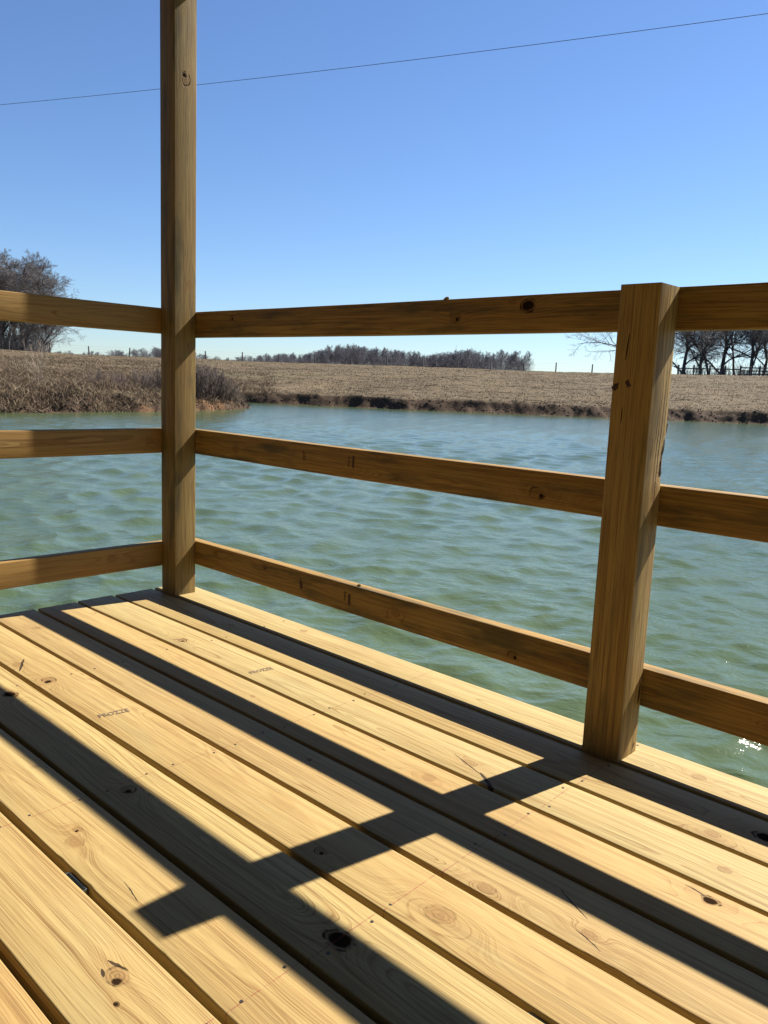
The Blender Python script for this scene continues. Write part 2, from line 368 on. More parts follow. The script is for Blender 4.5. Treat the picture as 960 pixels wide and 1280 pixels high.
# ------------------------------------------------------------------ deck
L2 = 1.7784; PW_ = .089
deck = tag(empty('deck', (0, 0, 0)), 'new yellow pine deck floor of long boards over the pond, striped with railing shadows', 'deck')
CH = (1.765, 1.140)
B = [  # y_far, y_near, kwargs
 (.135, .004, dict(zc=.05, spacing=.007, knots=[(1.93, .0, .012, 0), (.62, .02, .010, 0)], tint=(1.12, 1.2, 1.22))),
 (-.008, -.158, dict(zc=-.11, yc=.02, spacing=.0055, knots=[(2.115, .012, .017, 2), (2.04, -.052, .011, 0), (.42, .03, .008, 0)], tint=(1.05, 1.05, 1.0))),
 (-.170, -.301, dict(zc=.07, yc=-.02, spacing=.005, knots=[(.452, -.024, .013, 1), (1.555, -.012, .014, 0), (2.10, .0, .008, 0)], cracks=[(1.505, -.003, 1.615, -.04, .0018), (1.60, -.032, 1.665, -.072, .0055), (.425, -.045, .455, -.005, .0022)], tint=(1.12, 1.2, 1.25))),
 (-.313, -.447, dict(zc=-.12, yc=.05, spacing=.0055, knots=[(1.539, .016, .013, 0), (2.116, .040, .012, 2), (.95, .01, .006, 0)], cracks=[(2.07, .052, 2.112, .044, .002)], tint=(1.08, 1.05, 1.0))),
 (-.459, -.600, dict(zc=-.05, yc=-.03, spacing=.0045, knots=[(.061, -.012, .011, 0), (1.845, -.052, .013, 0), (2.02, -.03, .010, 0), (1.31, .035, .005, 1)], cracks=[(2.0, -.035, 2.05, -.05, .0014), (1.93, .035, 2.0, .0, .0018)], tint=(1.08, 1.06, 1.05))),
 (-.612, -.744, dict(zc=-.13, yc=.04, spacing=.0048, knots=[(1.834, -.010, .019, 0), (.511, -.028, .017, 1), (1.583, -.032, .009, 1), (.35, -.04, .014, 0)], cracks=[(.315, -.01, .40, -.058, .0042)], tint=(1.06, 1.04, 0.98))),
 (-.756, -.900, dict(zc=.035, yc=.02, spacing=.0068, wob=.026, knots=[(1.768, -.012, .019, 2), (1.168, -.015, .013, 1), (.545, .01, .015, 2)], tint=(1.06, 1.12, 1.08), late=.9)),
 (-.912, -1.041, dict(zc=.045, yc=.0, spacing=.0085, wob=.020, knots=[(1.27, -.026, .014, 0), (1.235, -.005, .008, 1), (1.98, .01, .008, 1)], cracks=[(1.43, -.02, 1.49, -.03, .0012)], tint=(1.06, 1.05, 1.0), late=.8)),
 (-1.053, -1.191, dict(zc=.03, yc=-.03, spacing=.0062, wob=.014, knots=[(1.612, .014, .015, 1), (1.655, -.012, .004, 2)], cracks=[(1.575, .02, 1.605, .028, .003), (1.585, .005, 1.60, .0, .003)], tint=(1.02, 1.02, 0.98), late=1.0)),
 (-1.205, -1.345, dict(zc=.05, yc=.01, spacing=.010, tint=(.95, .88, .8), late=1.0, wob=.02)),
 (-1.357, -1.497, dict(zc=-.1, spacing=.006)), (-1.509, -1.649, dict(zc=.06, spacing=.006)), (-1.661, -1.80, dict(zc=-.08, spacing=.006)),
 (-1.812, -1.952, dict(zc=.05, spacing=.006)), (-1.964, -2.10, dict(zc=.09, spacing=.006)), (-2.115, -2.255, dict(zc=-.07, spacing=.006)), (-2.267, -2.407, dict(zc=.06, spacing=.006)),
 (-2.42, -2.56, dict(zc=.06, spacing=.006)), (-2.572, -2.71, dict(zc=.06, spacing=.006)), (-2.724, -2.86, dict(zc=.06, spacing=.006)), (-2.875, -3.01, dict(zc=.06, spacing=.006)), (-3.02, -3.16, dict(zc=.06, spacing=.006))]
XE = [-.1457, -.1457, -.149, -.143, -.1457, -.141, -.148, -.1457]
scr = simple('screw_steel', (.05, .045, .035), .5, .6)
bm = bmesh.new(); bmesh.ops.create_cone(bm, cap_ends=True, segments=10, radius1=.0032, radius2=.0026, depth=.0012)
me_screw = bpy.data.meshes.new('screw'); bm.to_mesh(me_screw); bm.free(); me_screw.materials.append(scr)
boards = []
for i, (y1, y0, kw) in enumerate(B):
    mt = pine('pine_board_%d' % i, i+3, chalk=CH if i < 11 else (), **kw)
    yc = (y0+y1)/2
    wn = ()
    if i == 7: wn = ((1.28, 1.42, -1, .004), (1.46, 1.75, -1, .003))
    if i == 4: wn = ((2.02, 2.12, -1, .004),)
    o = plank('deck_board', XE[i % 8], 4.4, y1-y0, .038, mt, deck, (0, yc, 0), seed=i+1, wane=wn)
    boards.append(o)
    if i < 12:
        for xj in (-.118, .506, 1.140, 1.765, 2.39):
            for sy in (-1, 1):
                if random.random() < .12: continue
                s = link('screw', me_screw, o, (xj+random.uniform(-.012, .012), sy*((y1-y0)/2-.024)+random.uniform(-.008, .008), .0001))
dark_wood = pine('pine_joist', 90, tint=(.8, .8, .75))
for xj in (-.118, .506, 1.140, 1.765, 2.39, 3.0, 3.65, 4.3):
    plank('joist', -3.2, .10, .19, .038, dark_wood, deck, (xj+.019, 0, -.134), (R(90), 0, R(90)), seed=int(xj*10)+40, seg=.5)
plank('rim_joist', -.137, 4.4, .185, .038, dark_wood, deck, (0, .102, -.134), (R(90), 0, 0), seed=71, seg=.5)
for (px_, py_) in ((.05, .0), (2.2, .0), (4.25, .0), (.05, -1.6), (4.25, -1.6), (.05, -3.0), (2.2, -3.0), (4.25, -3.0)):
    plank('piling', 0, 1.85, .14, .14, dark_wood, deck, (px_, py_+.07, -2.1), (0, R(-90), 0), seed=int(px_*7+py_*3)+60, seg=.5)

# ink stamps on two boards
ink = simple('stamp_ink', (.16, .105, .06), .8)
ink2 = simple('rail_ink', (.045, .02, .015), .8)
def text_part(body, size, mat, parent, loc, rot, shear=0.0, sx=1.0):
    cu = bpy.data.curves.new('stamp', 'FONT'); cu.body = body; cu.size = size; cu.align_x = 'CENTER'; cu.align_y = 'CENTER'; cu.shear = shear
    cu.resolution_u = 2; cu.offset = size*.012
    tmp = bpy.data.objects.new('tmp', cu); col.objects.link(tmp)
    me = bpy.data.meshes.new_from_object(tmp.evaluated_get(bpy.context.evaluated_depsgraph_get()))
    bpy.data.objects.remove(tmp); me.materials.clear(); me.materials.append(mat)
    o = link('ink_stamp', me, parent, loc, rot); o.scale = (sx, 1, 1)
    return o
text_part('PROZZE', .028, ink, boards[5], (.818, -.006, .0012), (0, 0, R(90-8)), .0, .72)
text_part('PROZZE', .025, ink, boards[2], (.818, -.003, .0012), (0, 0, R(90-8)), .0, .78)

# little galvanised clips standing in the gaps
zinc = simple('galvanised_steel', (.32, .36, .35), .35, .85, .25, 60)
def clip(x, y, ln, parent, oy):
    me = bpy.data.meshes.new('gap_clip'); bm = bmesh.new()
    for (cx, cy, sx, sy) in ((0, -.0042, ln, .0012), (0, .0035, ln, .0012), (ln/2-.0006, -.0003, .0012, .0066), (-ln/2+.0006, -.0003, .0012, .0066)):
        r_ = bmesh.ops.create_cube(bm, size=1); bmesh.ops.scale(bm, vec=(sx, sy, .024), verts=r_['verts']); bmesh.ops.translate(bm, vec=(cx, cy, 0), verts=r_['verts'])
    bm.to_mesh(me); bm.free(); me.materials.append(zinc)
    return link('gap_clip', me, parent, (x, y-oy, -.019))
clip(1.366, -1.047, .062, boards[7], (B[7][0]+B[7][1])/2)
clip(2.072, -.751, .070, boards[5], (B[5][0]+B[5][1])/2)

# ------------------------------------------------------------------ posts and railings
ROOF = 2.125
mp1 = pine('pine_corner_post', 41, zc=.03, yc=.05, spacing=.0055, knots=[(1.80, .0, .016, 1), (1.124, .02, .012, 0), (.904, .02, .012, 0), (.86, -.022, .010, 0)], tint=(.78, .76, .62), late=1.0, wob=.014, stain=.8, grain=2.0)
cp = tag(empty('corner_post', (-PW_/2, PW_/2, 0)), 'tall square pine roof post at the deck corner, rising out of the picture', 'post')
o = plank('post', .0, ROOF+.14, PW_, PW_, mp1, cp, (PW_/2, 0, 0), (0, R(-90), 0), r=.003, seed=21, wave=.0006)
o.matrix_local = Matrix(((0, 0, 1, PW_/2), (0, 1, 0, 0), (1, 0, 0, 0), (0, 0, 0, 1)))
def post_frame(o, x, y):
    # local x -> world z, local y -> world y, local z(outward) -> world +x
    o.matrix_local = Matrix(((0, 0, 1, x), (0, 1, 0, y), (1, 0, 0, 0), (0, 0, 0, 1)))
# stamped rail marks and rails
rr = tag(empty('right_railing', (L2-PW_/2, PW_/2, 0)), 'three rail pine railing running right along the water with a short square post', 'railing')
ro = rr.location
mp2 = pine('pine_short_post', 52, zc=-.10, yc=.0, spacing=.0065, cracks=[(.64, .028, .70, .034, .006), (.56, .012, .86, .022, .0028), (.60, .002, .84, .008, .0022), (.66, -.01, .80, .0, .002), (.70, .03, 1.0, .034, .0016), (.12, .03, .165, .036, .006), (.01, .02, .025, .03, .004)],
           tint=(1.08, 1.0, .80), late=1.0, wob=.006, stain=.6, grain=1.8, knots=[(.60, .012, .015, 0)])
o = plank('post', .0, 1.0325, PW_, PW_, mp2, rr, (0, 0, 0), r=.003, seed=22, wave=.0006, wane=((.60, .72, 1, .007),))
post_frame(o, L2-ro.x, PW_/2-ro.y)
# bark left on the far edge of the post
def bark(parent, pts, mat, name='bark_edge'):
    me = bpy.data.meshes.new(name); bm = bmesh.new()
    for (x, y, z, sx, sy, sz, tl) in pts:
        r_ = bmesh.ops.create_icosphere(bm, subdivisions=2, radius=1)
        for v in r_['verts']:
            n_ = 1+.35*math.sin(v.co.x*7+z*90)*math.cos(v.co.z*6+y*70)
            v.co = Vector((v.co.x*sx*n_, v.co.y*sy*n_, v.co.z*sz*n_)); v.co = Euler((tl, 0, 0)).to_matrix() @ v.co+Vector((x, y, z))
    bm.to_mesh(me); bm.free(); me.materials.append(mat); return link(name, me, parent)
mbark = simple('dark_bark', (.055, .032, .02), .95, 0, .4, 120)
bark(rr, [(L2-ro.x-.004, PW_-.006-ro.y, .70, .004, .006, .030, -.12), (L2-ro.x-.004, PW_-.010-ro.y, .655, .004, .005, .022, .1), (L2-ro.x-.003, PW_+.001-ro.y, .735, .0025, .003, .016, -.25)], mbark)
# checks cut into the face towards the deck (thin dark splits)
def split(parent, pts, mat):
    """sliver-shaped recess lining on the -Y face"""
    me = bpy.data.meshes.new('split'); bm = bmesh.new()
    for (x, z, hw, hh, lean) in pts:
        r_ = bmesh.ops.create_icosphere(bm, subdivisions=2, radius=1)
        for v in r_['verts']: v.co = Vector((v.co.x*hw+lean*v.co.z*hh+x-ro.x, v.co.y*.0008-ro.y, v.co.z*hh+z))
    bm.to_mesh(me); bm.free(); me.materials.append(mat); return link('split', me, parent)
msplit = simple('split_shadowed_wood', (.045, .02, .01), .95)
split(rr, [(1.7165, .905, .0018, .033, .07)], msplit); split(rr, [(1.7165, .762, .0017, .022, .0)], msplit)
mknot = simple('dark_knot', (.035, .014, .007), .7, 0, .4, 200)
me = bpy.data.meshes.new('knot'); bm = bmesh.new()
for (x, z, a) in ((1.697, .822, .5), (1.7245, .829, -.6)):
    r_ = bmesh.ops.create_icosphere(bm, subdivisions=2, radius=1)
    for v in r_['verts']:
        c_ = Vector((v.co.x*.0085, v.co.y*.0006, v.co.z*.012)); c_ = Euler((0, a, 0)).to_matrix() @ c_; c_ = c_*(1+.22*math.sin(v.co.x*5+a*7)*math.cos(v.co.z*4)); v.co = c_+Vector((x-ro.x, -ro.y, z))
bm.to_mesh(me); bm.free(); me.materials.append(mknot); link('knot', me, rr)

mp3 = pine('pine_far_post', 53, tint=(.85, .82, .74))
o = plank('post', .0, 1.0325, PW_, PW_, mp3, rr, (0, 0, 0), r=.003, seed=23); post_frame(o, L2*2+PW_-ro.x, PW_/2-ro.y)
RT = dict(tint=(.98, .85, .62), late=1.0, stain=.85, grain=1.9)
rails = []
for n_, (z, kn, cr) in enumerate(((1.0339, [(.21, .017, .010, 1), (1.183, -.005, .013, 1), (1.404, .018, .016, 2), (1.36, .03, .008, 0)], []),
                 (.6129, [(.245, -.005, .012, 0), (1.468, -.009, .016, 1), (.95, .02, .01, 0)], []),
                 (.197, [(.41, .022, .010, 1), (1.02, .0, .012, 0), (1.427, -.02, .011, 1), (2.05, -.005, .008, 0)], []))):
    mt = pine('pine_rail_%d' % n_, 60+n_, zc=(.03, -.04, .05)[n_], yc=.02*(n_-1), spacing=.007, knots=kn, wob=.016, **RT)
    o = plank('rail', -.127, 3.9, .089, .038, mt, rr, seed=30+n_, r=.003, wave=.0012, loc=(0, 0, 0))
    # local x -> world x, local y -> world z, local z -> world -y
    o.matrix_local = Matrix(((1, 0, 0, -ro.x), (0, 0, -1, PW_-ro.y), (0, 1, 0, z-.0445), (0, 0, 0, 1)))
    rails.append(o)
def bars(rail, items):
    for (x, y, wd, hh) in items:
        me = bpy.data.meshes.new('ink_mark'); bm = bmesh.new()
        r_ = bmesh.ops.create_cube(bm, size=1); bmesh.ops.scale(bm, vec=(wd, hh, .0006), verts=r_['verts'])
        bm.to_mesh(me); bm.free(); me.materials.append(ink2); link('ink_mark', me, rail, (x, y, .0012))
bars(rails[1], [(.826, .006, .0075, .036), (.806, .004, .002, .034), (.812, .017, .008, .002), (.8105, .004, .006, .002), (.60, .004, .0018, .034), (.607, .0, .0018, .028)])
bars(rails[2], [(.828, -.002, .0085, .034), (.807, .006, .002, .030), (.812, .018, .007, .002), (.8115, .006, .005, .002), (.606, -.002, .007, .022), (.600, .004, .0018, .04), (.595, .004, .010, .0018)])
# a chip standing up on the top edge of the top rail and one on the low rail
mchip = simple('wood_chip', (.45, .30, .15), .8, 0, .2, 90)
def chip(parent, loc, s=1.0):
    me = bpy.data.meshes.new('wood_chip'); bm = bmesh.new()
    r_ = bmesh.ops.create_icosphere(bm, subdivisions=1, radius=1)
    for v in r_['verts']: v.co = Vector((v.co.x*.010*s, v.co.y*.006*s, v.co.z*.002*s))
    bm.to_mesh(me); bm.free(); me.materials.append(mchip); return link('wood_chip', me, parent, loc, (.1, .2, .4))
chip(rails[0], (1.145, .045, -.006)); chip(rails[2], (.855, .046, -.012), .9)

lr = tag(empty('left_railing', (-PW_, -1.6, 0)), 'three rail pine railing at the left end of the deck, lit on one end', 'railing')
for n_, (z, kn) in enumerate(((1.0434, [(-.66, .0, .012, 0)]), (.6133, [(-.05, .0, .012, 0), (-.75, .01, .012, 0)]), (.189, [(-.20, .005, .013, 0), (-.12, -.01, .008, 0)]))):
    mt = pine('pine_left_rail_%d' % n_, 80+n_*3, zc=(.035, .03, .02)[n_], yc=.01*(n_-1), spacing=.0085, knots=kn, wob=.022, tint=(.95, .82, .60), late=1.0)
    o = plank('rail', -3.6, .088, .089, .038, mt, lr, seed=50+n_, r=.003, wave=.0012, loc=(0, 0, 0))
    # local x -> world y, local y -> world z, local z -> world +x
    o.matrix_local = Matrix(((0, 0, 1, 0), (1, 0, 0, 1.6), (0, 1, 0, z-.0445), (0, 0, 0, 1)))
for yy in (-1.78, -3.5):
    o = plank('post', .0, 1.04, PW_, PW_, mp3, lr, (0, 0, 0), r=.003, seed=24); post_frame(o, PW_, yy+1.6)

# unseen roof on the tall post; its sheet added and widened to deepen shade
rf = tag(empty('deck_roof', (2, -1.5, ROOF)), 'unseen pine framed roof on the tall corner post, its sheet widened to deepen the shade', 'roof')
mbeam = pine('pine_beam', 95, tint=(.85, .8, .7))
for (yy, xx0, xx1) in ((PW_, -.127, 4.4), (-3.1, -.127, 4.4)):
    o = plank('beam', xx0, xx1, .14, .038, mbeam, rf, seed=61, r=.003); o.matrix_local = Matrix(((1, 0, 0, -2), (0, 0, -1, yy+1.5), (0, 1, 0, .07), (0, 0, 0, 1)))
for xx in (-.089, 4.36):
    o = plank('beam', -3.0, .085, .14, .038, mbeam, rf, seed=62, r=.003); o.matrix_local = Matrix(((0, 0, 1, xx-2), (1, 0, 0, 1.5), (0, 1, 0, .07), (0, 0, 0, 1)))
for k in range(8):
    o = plank('rafter', -3.3, .18, .089, .038, mbeam, rf, seed=63, r=.003); o.matrix_local = Matrix(((0, 0, 1, k*.62-.0-2), (1, 0, 0, 1.5), (0, 1, 0, .19), (0, 0, 0, 1)))
me = bpy.data.meshes.new('shade_roof_sheet'); bm = bmesh.new(); r_ = bmesh.ops.create_cube(bm, size=1); bmesh.ops.scale(bm, vec=(8.9, 3.55, .03), verts=r_['verts']); bm.to_mesh(me); bm.free()
me.materials.append(simple('dark_roofing', (.09, .085, .08), .8)); link('shade_roof_sheet', me, rf, (1.95, -.06, .255))
for (xx, yy) in ((4.36, PW_/2), (4.36, -3.05), (0, -3.05)):
    o = plank('post', 0, ROOF+.14, PW_, PW_, mp3, rf, (0, 0, 0), r=.003, seed=25); o.matrix_local = Matrix(((0, 0, 1, xx-2), (0, 1, 0, yy+1.5), (1, 0, 0, -ROOF), (0, 0, 0, 1)))

# added board wall behind the camera, blocks skylight to darken the shaded wood
bw = tag(empty('shade_wall', (2, -3.2, 0)), 'added dark board wall behind the viewer, keeping skylight off the deck', 'wall')
mwall = simple('dark_blocker_boards', (.07, .045, .03), .85, 0, .25, 5)
for k in range(90):
    o = plank('wall_board', 0, 3.6, .14, .02, mwall, bw, seed=k, r=.003, seg=1); o.matrix_local = Matrix(((0, 1, 0, -7.6+k*.146), (0, 0, 1, .0), (1, 0, 0, -.05), (0, 0, 0, 1)))

# ------------------------------------------------------------------ overhead cable
def tube(pts, r, n, mat, name, parent=None):
    pts = np.array(pts, float); d = np.gradient(pts, axis=0); d /= np.linalg.norm(d, axis=1)[:, None]
    a = np.cross(d, [0, 0, 1.0]); a /= np.linalg.norm(a, axis=1)[:, None]; b_ = np.cross(a, d)
    th = np.arange(n)/n*2*math.pi
    V = pts[:, None]+r*(np.cos(th)[None, :, None]*a[:, None]+np.sin(th)[None, :, None]*b_[:, None])
    m = len(pts); i, j = np.meshgrid(np.arange(m-1), np.arange(n), indexing='ij'); j2 = (j+1) % n
    F = np.stack([i*n+j, (i+1)*n+j, (i+1)*n+j2, i*n+j2], -1).reshape(-1, 4)
    return link(name, mesh_np(name, V.reshape(-1, 3), F, mat, True), parent)
mcable = simple('black_cable', (.05, .055, .07), .5)
# vertical plane through the two seen ends; height read back as a shallow sag
A0 = np.array([-21.14, 7.95]); A1 = np.array([-3.55, 14.77]); dd = (A1-A0)/np.linalg.norm(A1-A0)
CABLE = [(-40, 12.2), (0, 7.81), (5.11, 7.83), (6.22, 7.82), (13.32, 7.81), (18.87, 7.81), (60, 11.0)]
def cable_pts():
    f = np.polyfit([0, 18.87, 9.4], [7.81, 7.81, CABZ], 2)
    s = np.linspace(-35, 55, 90); return [(A0[0]+dd[0]*q, A0[1]+dd[1]*q, float(np.polyval(f, q))) for q in s]
CABZ = 7.72
tag(tube(cable_pts(), .0055, 6, mcable, 'power_line'), 'single thin dark overhead cable sagging slightly across the blue sky', 'power line')

# ------------------------------------------------------------------ vegetation
def at(px, dist, dpx=0):
    """ground point seen in photo column px (960 wide) at a distance"""
    f = 1003.54; v = 459.1+px*.0405
    d = cf_*f+cr_*(px-480)+cu_*(640-v); d = Vector((d.x, d.y, 0)).normalized()
    x, y = CAM.x+d.x*dist, CAM.y+d.y*dist
    return x, y, float(height(np.array([x]), np.array([y]), False)[0])
def segs_mesh(name, S, n, mat):
    """S rows: p0(3) p1(3) r0 r1"""
    S = np.array(S, float); p0, p1, r0, r1 = S[:, :3], S[:, 3:6], S[:, 6], S[:, 7]
    d = p1-p0; d /= np.linalg.norm(d, axis=1)[:, None]+1e-9
    ref = np.where(np.abs(d[:, 2:3]) < .9, np.array([[0, 0, 1.0]]), np.array([[1.0, 0, 0]]))
    a = np.cross(d, ref); a /= np.linalg.norm(a, axis=1)[:, None]; b_ = np.cross(d, a)
    th = np.arange(n)/n*2*math.pi; off = np.cos(th)[None, :, None]*a[:, None]+np.sin(th)[None, :, None]*b_[:, None]
    V = np.concatenate([p0[:, None]+off*r0[:, None, None], p1[:, None]+off*r1[:, None, None]], 1)
    m = len(S); base = np.arange(m)[:, None]*2*n; j = np.arange(n)[None]; j2 = (j+1) % n
    F = np.stack([base+j, base+j2, base+n+j2, base+n+j], -1).reshape(-1, 4)
    return mesh_np(name, V.reshape(-1, 3), F, mat, True)
def perp(d, g):
    a = g.normal(size=3); a -= a@d*d; return a/np.linalg.norm(a)
def make_tree(seed, H, spread=.55, fork=.25, lean=0.0, twig=.018, dens=1.0, r_tr=.22, depth=4, up=.35):
    g = np.random.default_rng(seed); big, small = [], []
    def grow(p, d, Ln, r, lev):
        ns = (9, 6, 4, 3, 2)[lev]; q = p.copy(); dd_ = d.copy(); st = Ln/ns; pts = [(q.copy(), dd_.copy(), r)]
        for i in range(ns):
            r1 = max(r*(1-(i+1)/ns*.72), twig*.5); dd_ = dd_+g.normal(size=3)*(.10, .17, .2, .24, .3)[lev]+np.array([0, 0, (.03, .05, .04, .02, 0)[lev]*up*3]); dd_ /= np.linalg.norm(dd_)
            q1 = q+dd_*st
            (big if lev < 2 else small).append(np.concatenate([q, q1, [max(pts[-1][2], twig*.5), r1]])); q = q1; pts.append((q.copy(), dd_.copy(), r1))
        if lev >= depth: return
        nc = int(round((11, 8, 7, 6)[lev]*dens*(g.uniform(.8, 1.2))))
        for c in range(nc):
            t_ = (fork+(1-fork)*(c+g.random())/nc) if lev == 0 else (.15+.85*(c+g.random())/nc)
            k = min(int(t_*ns), ns-1); pp, pd, pr = pts[k]; pp = pp+(pts[k+1][0]-pp)*(t_*ns-k)
            ang = g.uniform(.45, 1.0)*(1.0 if lev else spread*1.7); v = pd*math.cos(ang)+perp(pd, g)*math.sin(ang)
            if lev == 0: v[2] = abs(v[2])*.9+up*.5; v /= np.linalg.norm(v)
            frac = (1-t_)*.75+.3 if lev == 0 else (1-t_)*.5+.45
            grow(pp, v, Ln*(.74, .66, .62, .6)[lev]*frac, max(pr*(.55, .55, .5, .5)[lev], twig*.5), lev+1)
    grow(np.zeros(3), np.array([lean, 0, 1.0])/math.hypot(lean, 1), H*.88, r_tr, 0)
    zm = max(max(a[5] for a in small), max(a[5] for a in big)); f = H/zm
    return [a*np.array([f]*6+[1, 1]) for a in big], [a*np.array([f]*6+[1, 1]) for a in small]
mtrunk = simple('grey_brown_bark', (.066, .058, .054), .9, 0, .3, 3)
mtwig = simple('bare_twigs', (.120, .107, .101), .9, 0, .25, 2)
mtwighaze = simple('hazed_bare_twigs', (.140, .132, .146), .95, 0, .25, .6)  # aerial haze put into the twig colour: paler and bluer than near twigs
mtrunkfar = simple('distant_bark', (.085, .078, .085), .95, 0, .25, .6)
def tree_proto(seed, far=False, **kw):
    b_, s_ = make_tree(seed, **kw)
    return segs_mesh('trunk', b_, 5, mtrunkfar if far else mtrunk), segs_mesh('crown', s_, 3, mtwighaze if far else mtwig)
def place_tree(pr, px, dist, h, rz, label, group=None, sx=1.0, name='bare_tree', sink=.2, Href=10.0):
    x, y, z = at(px, dist); o = empty(name, (x, y, z-sink), rz)
    s = h/Href; o.scale = (s*sx, s*sx, s)
    link('trunk', pr[0], o); link('crown', pr[1], o); tag(o, label, 'tree', group); return o
big = [tree_proto(100+i, H=10, spread=.66, fork=(.14, .28, .2, .1)[i], twig=.013, dens=(1.15, 1.2, 1.3, 1.15)[i], r_tr=(.2, .15, .17, .22)[i], lean=(.0, .18, -.16, .08)[i]) for i in range(4)]
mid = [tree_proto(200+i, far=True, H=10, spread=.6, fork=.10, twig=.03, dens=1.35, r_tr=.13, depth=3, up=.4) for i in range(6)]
# left cluster
LT = [(6, 134, 15.2, 0, 1.0, 'tallest bare tree of the clump at the left edge of the photo'),
      (28, 130, 12.5, 1, 1.0, 'bare tree with a round crown at the right side of the left clump'),
      (-22, 136, 16, 2, 1.1, 'bare tree at the outer left of the left clump'),
      (22, 142, 13.5, 3, 1.0, 'bare tree standing behind the gap of the left clump'),
      (50, 127, 7.6, 2, .95, 'low spreading bare tree at the right foot of the left clump'),
      (-8, 128, 12.0, 1, 1.0, 'bare tree in front on the left edge of the left clump')]
LT += [(30, 138, 14.5, 0, 1.1, 'broad bare tree behind the middle of the left clump'), (0, 140, 15.5, 3, 1.2, 'wide bare tree at the back of the left clump'),
       (58, 133, 6.0, 1, 1.1, 'smallest low tree at the far right foot of the left clump'), (-35, 130, 14, 0, 1.2, 'bare tree beyond the left edge of the photo'), (15, 127, 9, 2, 1.3, 'short bare tree in front of the trunks of the left clump')]
for i, (px, D, h, k, sx, lb) in enumerate(LT): place_tree(big[k], px, D, h*1.03, 1.3*i+.4, lb, 'bare trees in the left clump', sx*1.3)
# right cluster behind the short post
RT_ = [(797, 122, 12.0, 0, 1.3, 'bare tree hidden mostly behind the short railing post, one branch reaching left'),
       (853, 118, 10.5, 3, .9, 'leaning bare tree just right of the short railing post'),
       (872, 124, 11.5, 0, .85, 'first thick upright bare tree of the right cluster'),
       (884, 116, 10.0, 2, .8, 'slim bare tree between two thick trunks of the right cluster'),
       (901, 120, 11.5, 3, .95, 'thickest dark bare tree in the middle of the right cluster'),
       (917, 126, 11.5, 1, .85, 'bare tree leaning right past the middle of the right cluster'),
       (936, 118, 11, 0, .9, 'bare tree rising behind the dark rail fence'),
       (951, 124, 11.5, 2, .9, 'bare tree near the right edge of the photo behind the rail fence'),
       (975, 120, 11.5, 3, 1.0, 'bare tree at the very right edge of the photo'),
       (1010, 122, 11.5, 1, 1.0, 'bare tree beyond the right edge')]
for i, (px, D, h, k, sx, lb) in enumerate(RT_): place_tree(big[k], px, D, h, 2.1*i+.9, lb, 'bare trees in the right cluster', sx*(1.2 if i == 0 else 1.35))
def thicket(name, px0, px1, D0, D1, h0, h1, n, seed, mat, label, r0=.03):
    gU = np.random.default_rng(seed); S = []
    for i in range(n):
        px = gU.uniform(px0, px1); D = gU.uniform(D0, D1); x, y, z = at_fast(px, D); hh = gU.uniform(h0, h1); ln = gU.normal(0, .2, 2)*hh
        p0 = np.array([x, y, z-.1]); p1 = p0+[ln[0]*.5, ln[1]*.5, hh*.6]; p2 = p0+[ln[0]*1.3, ln[1]*1.3, hh]
        S += [np.concatenate([p0, p1, [r0, r0*.7]]), np.concatenate([p1, p2, [r0*.7, r0*.4]])]
        for c in range(3): S.append(np.concatenate([p0+(p1-p0)*gU.uniform(.4, 1), p1+gU.normal(0, .25, 3)*hh+[0, 0, hh*.2], [r0*.5, r0*.3]]))
    o = link(name, segs_mesh(name, S, 3, mat)); tag(o, label, 'undergrowth', kind='stuff')
def at_fast(px, D):
    hz = 459.1+px*.0405; d = cf_*1003.54+cr_*(px-480)+cu_*(640-hz); dl = math.hypot(d.x, d.y); x, y = CAM.x+d.x/dl*D, CAM.y+d.y/dl*D
    if D > 240: return x, y, 3.9
    az = math.degrees(math.atan2(y-CAM.y, CAM.x-x)); zc = CAM.z+CREST*math.tan(R(np.interp(az, CR_AZ, CR_EL))); f = min(max((D-96)/200, 0), 1); f = f*f*(3-2*f)
    return x, y, zc+(4.2-zc)*f
thicket('undergrowth', -60, 62, 124, 146, 1.0, 5.0, 900, 71, mtwig, 'dark leafless undergrowth among the trunks of the left clump')
thicket('undergrowth', 846, 1030, 112, 130, .5, 2.6, 500, 72, mtwig, 'leafless undergrowth among the trunks of the right cluster')
# tree line beyond the field
TOPX = [312, 325, 341, 368, 385, 400, 410, 425, 441, 455, 470, 485, 500, 515, 530, 540, 552, 565, 585, 605, 612, 625, 636, 647, 657]
TOPY = [447, 443, 441, 439.5, 440, 436, 432.6, 430, 429.6, 433, 434, 434.5, 437, 438.5, 442, 441, 441, 437, 434.5, 441, 443, 437, 441, 436, 441]
g = np.random.default_rng(5); k = 0; px = 313.0
lab3 = ['slender bare tree in the far tree line', 'rounded bare tree in the far tree line', 'bushy bare tree in the far tree line']
while px < 656:
    D = 300+g.uniform(-12, 40); hz = 459.1+px*.0405; ty = np.interp(px, TOPX, TOPY)+g.uniform(-1.0, 2.5)
    x, y, z = at(px, D); h = (hz-ty)/1003.5*D+CAM.z-z
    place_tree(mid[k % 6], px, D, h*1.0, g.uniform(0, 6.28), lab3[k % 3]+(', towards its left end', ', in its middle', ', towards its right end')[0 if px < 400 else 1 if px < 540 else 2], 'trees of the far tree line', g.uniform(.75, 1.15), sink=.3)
    k += 1; px += g.uniform(2.2, 4.6) if px < 600 else g.uniform(3.6, 6)
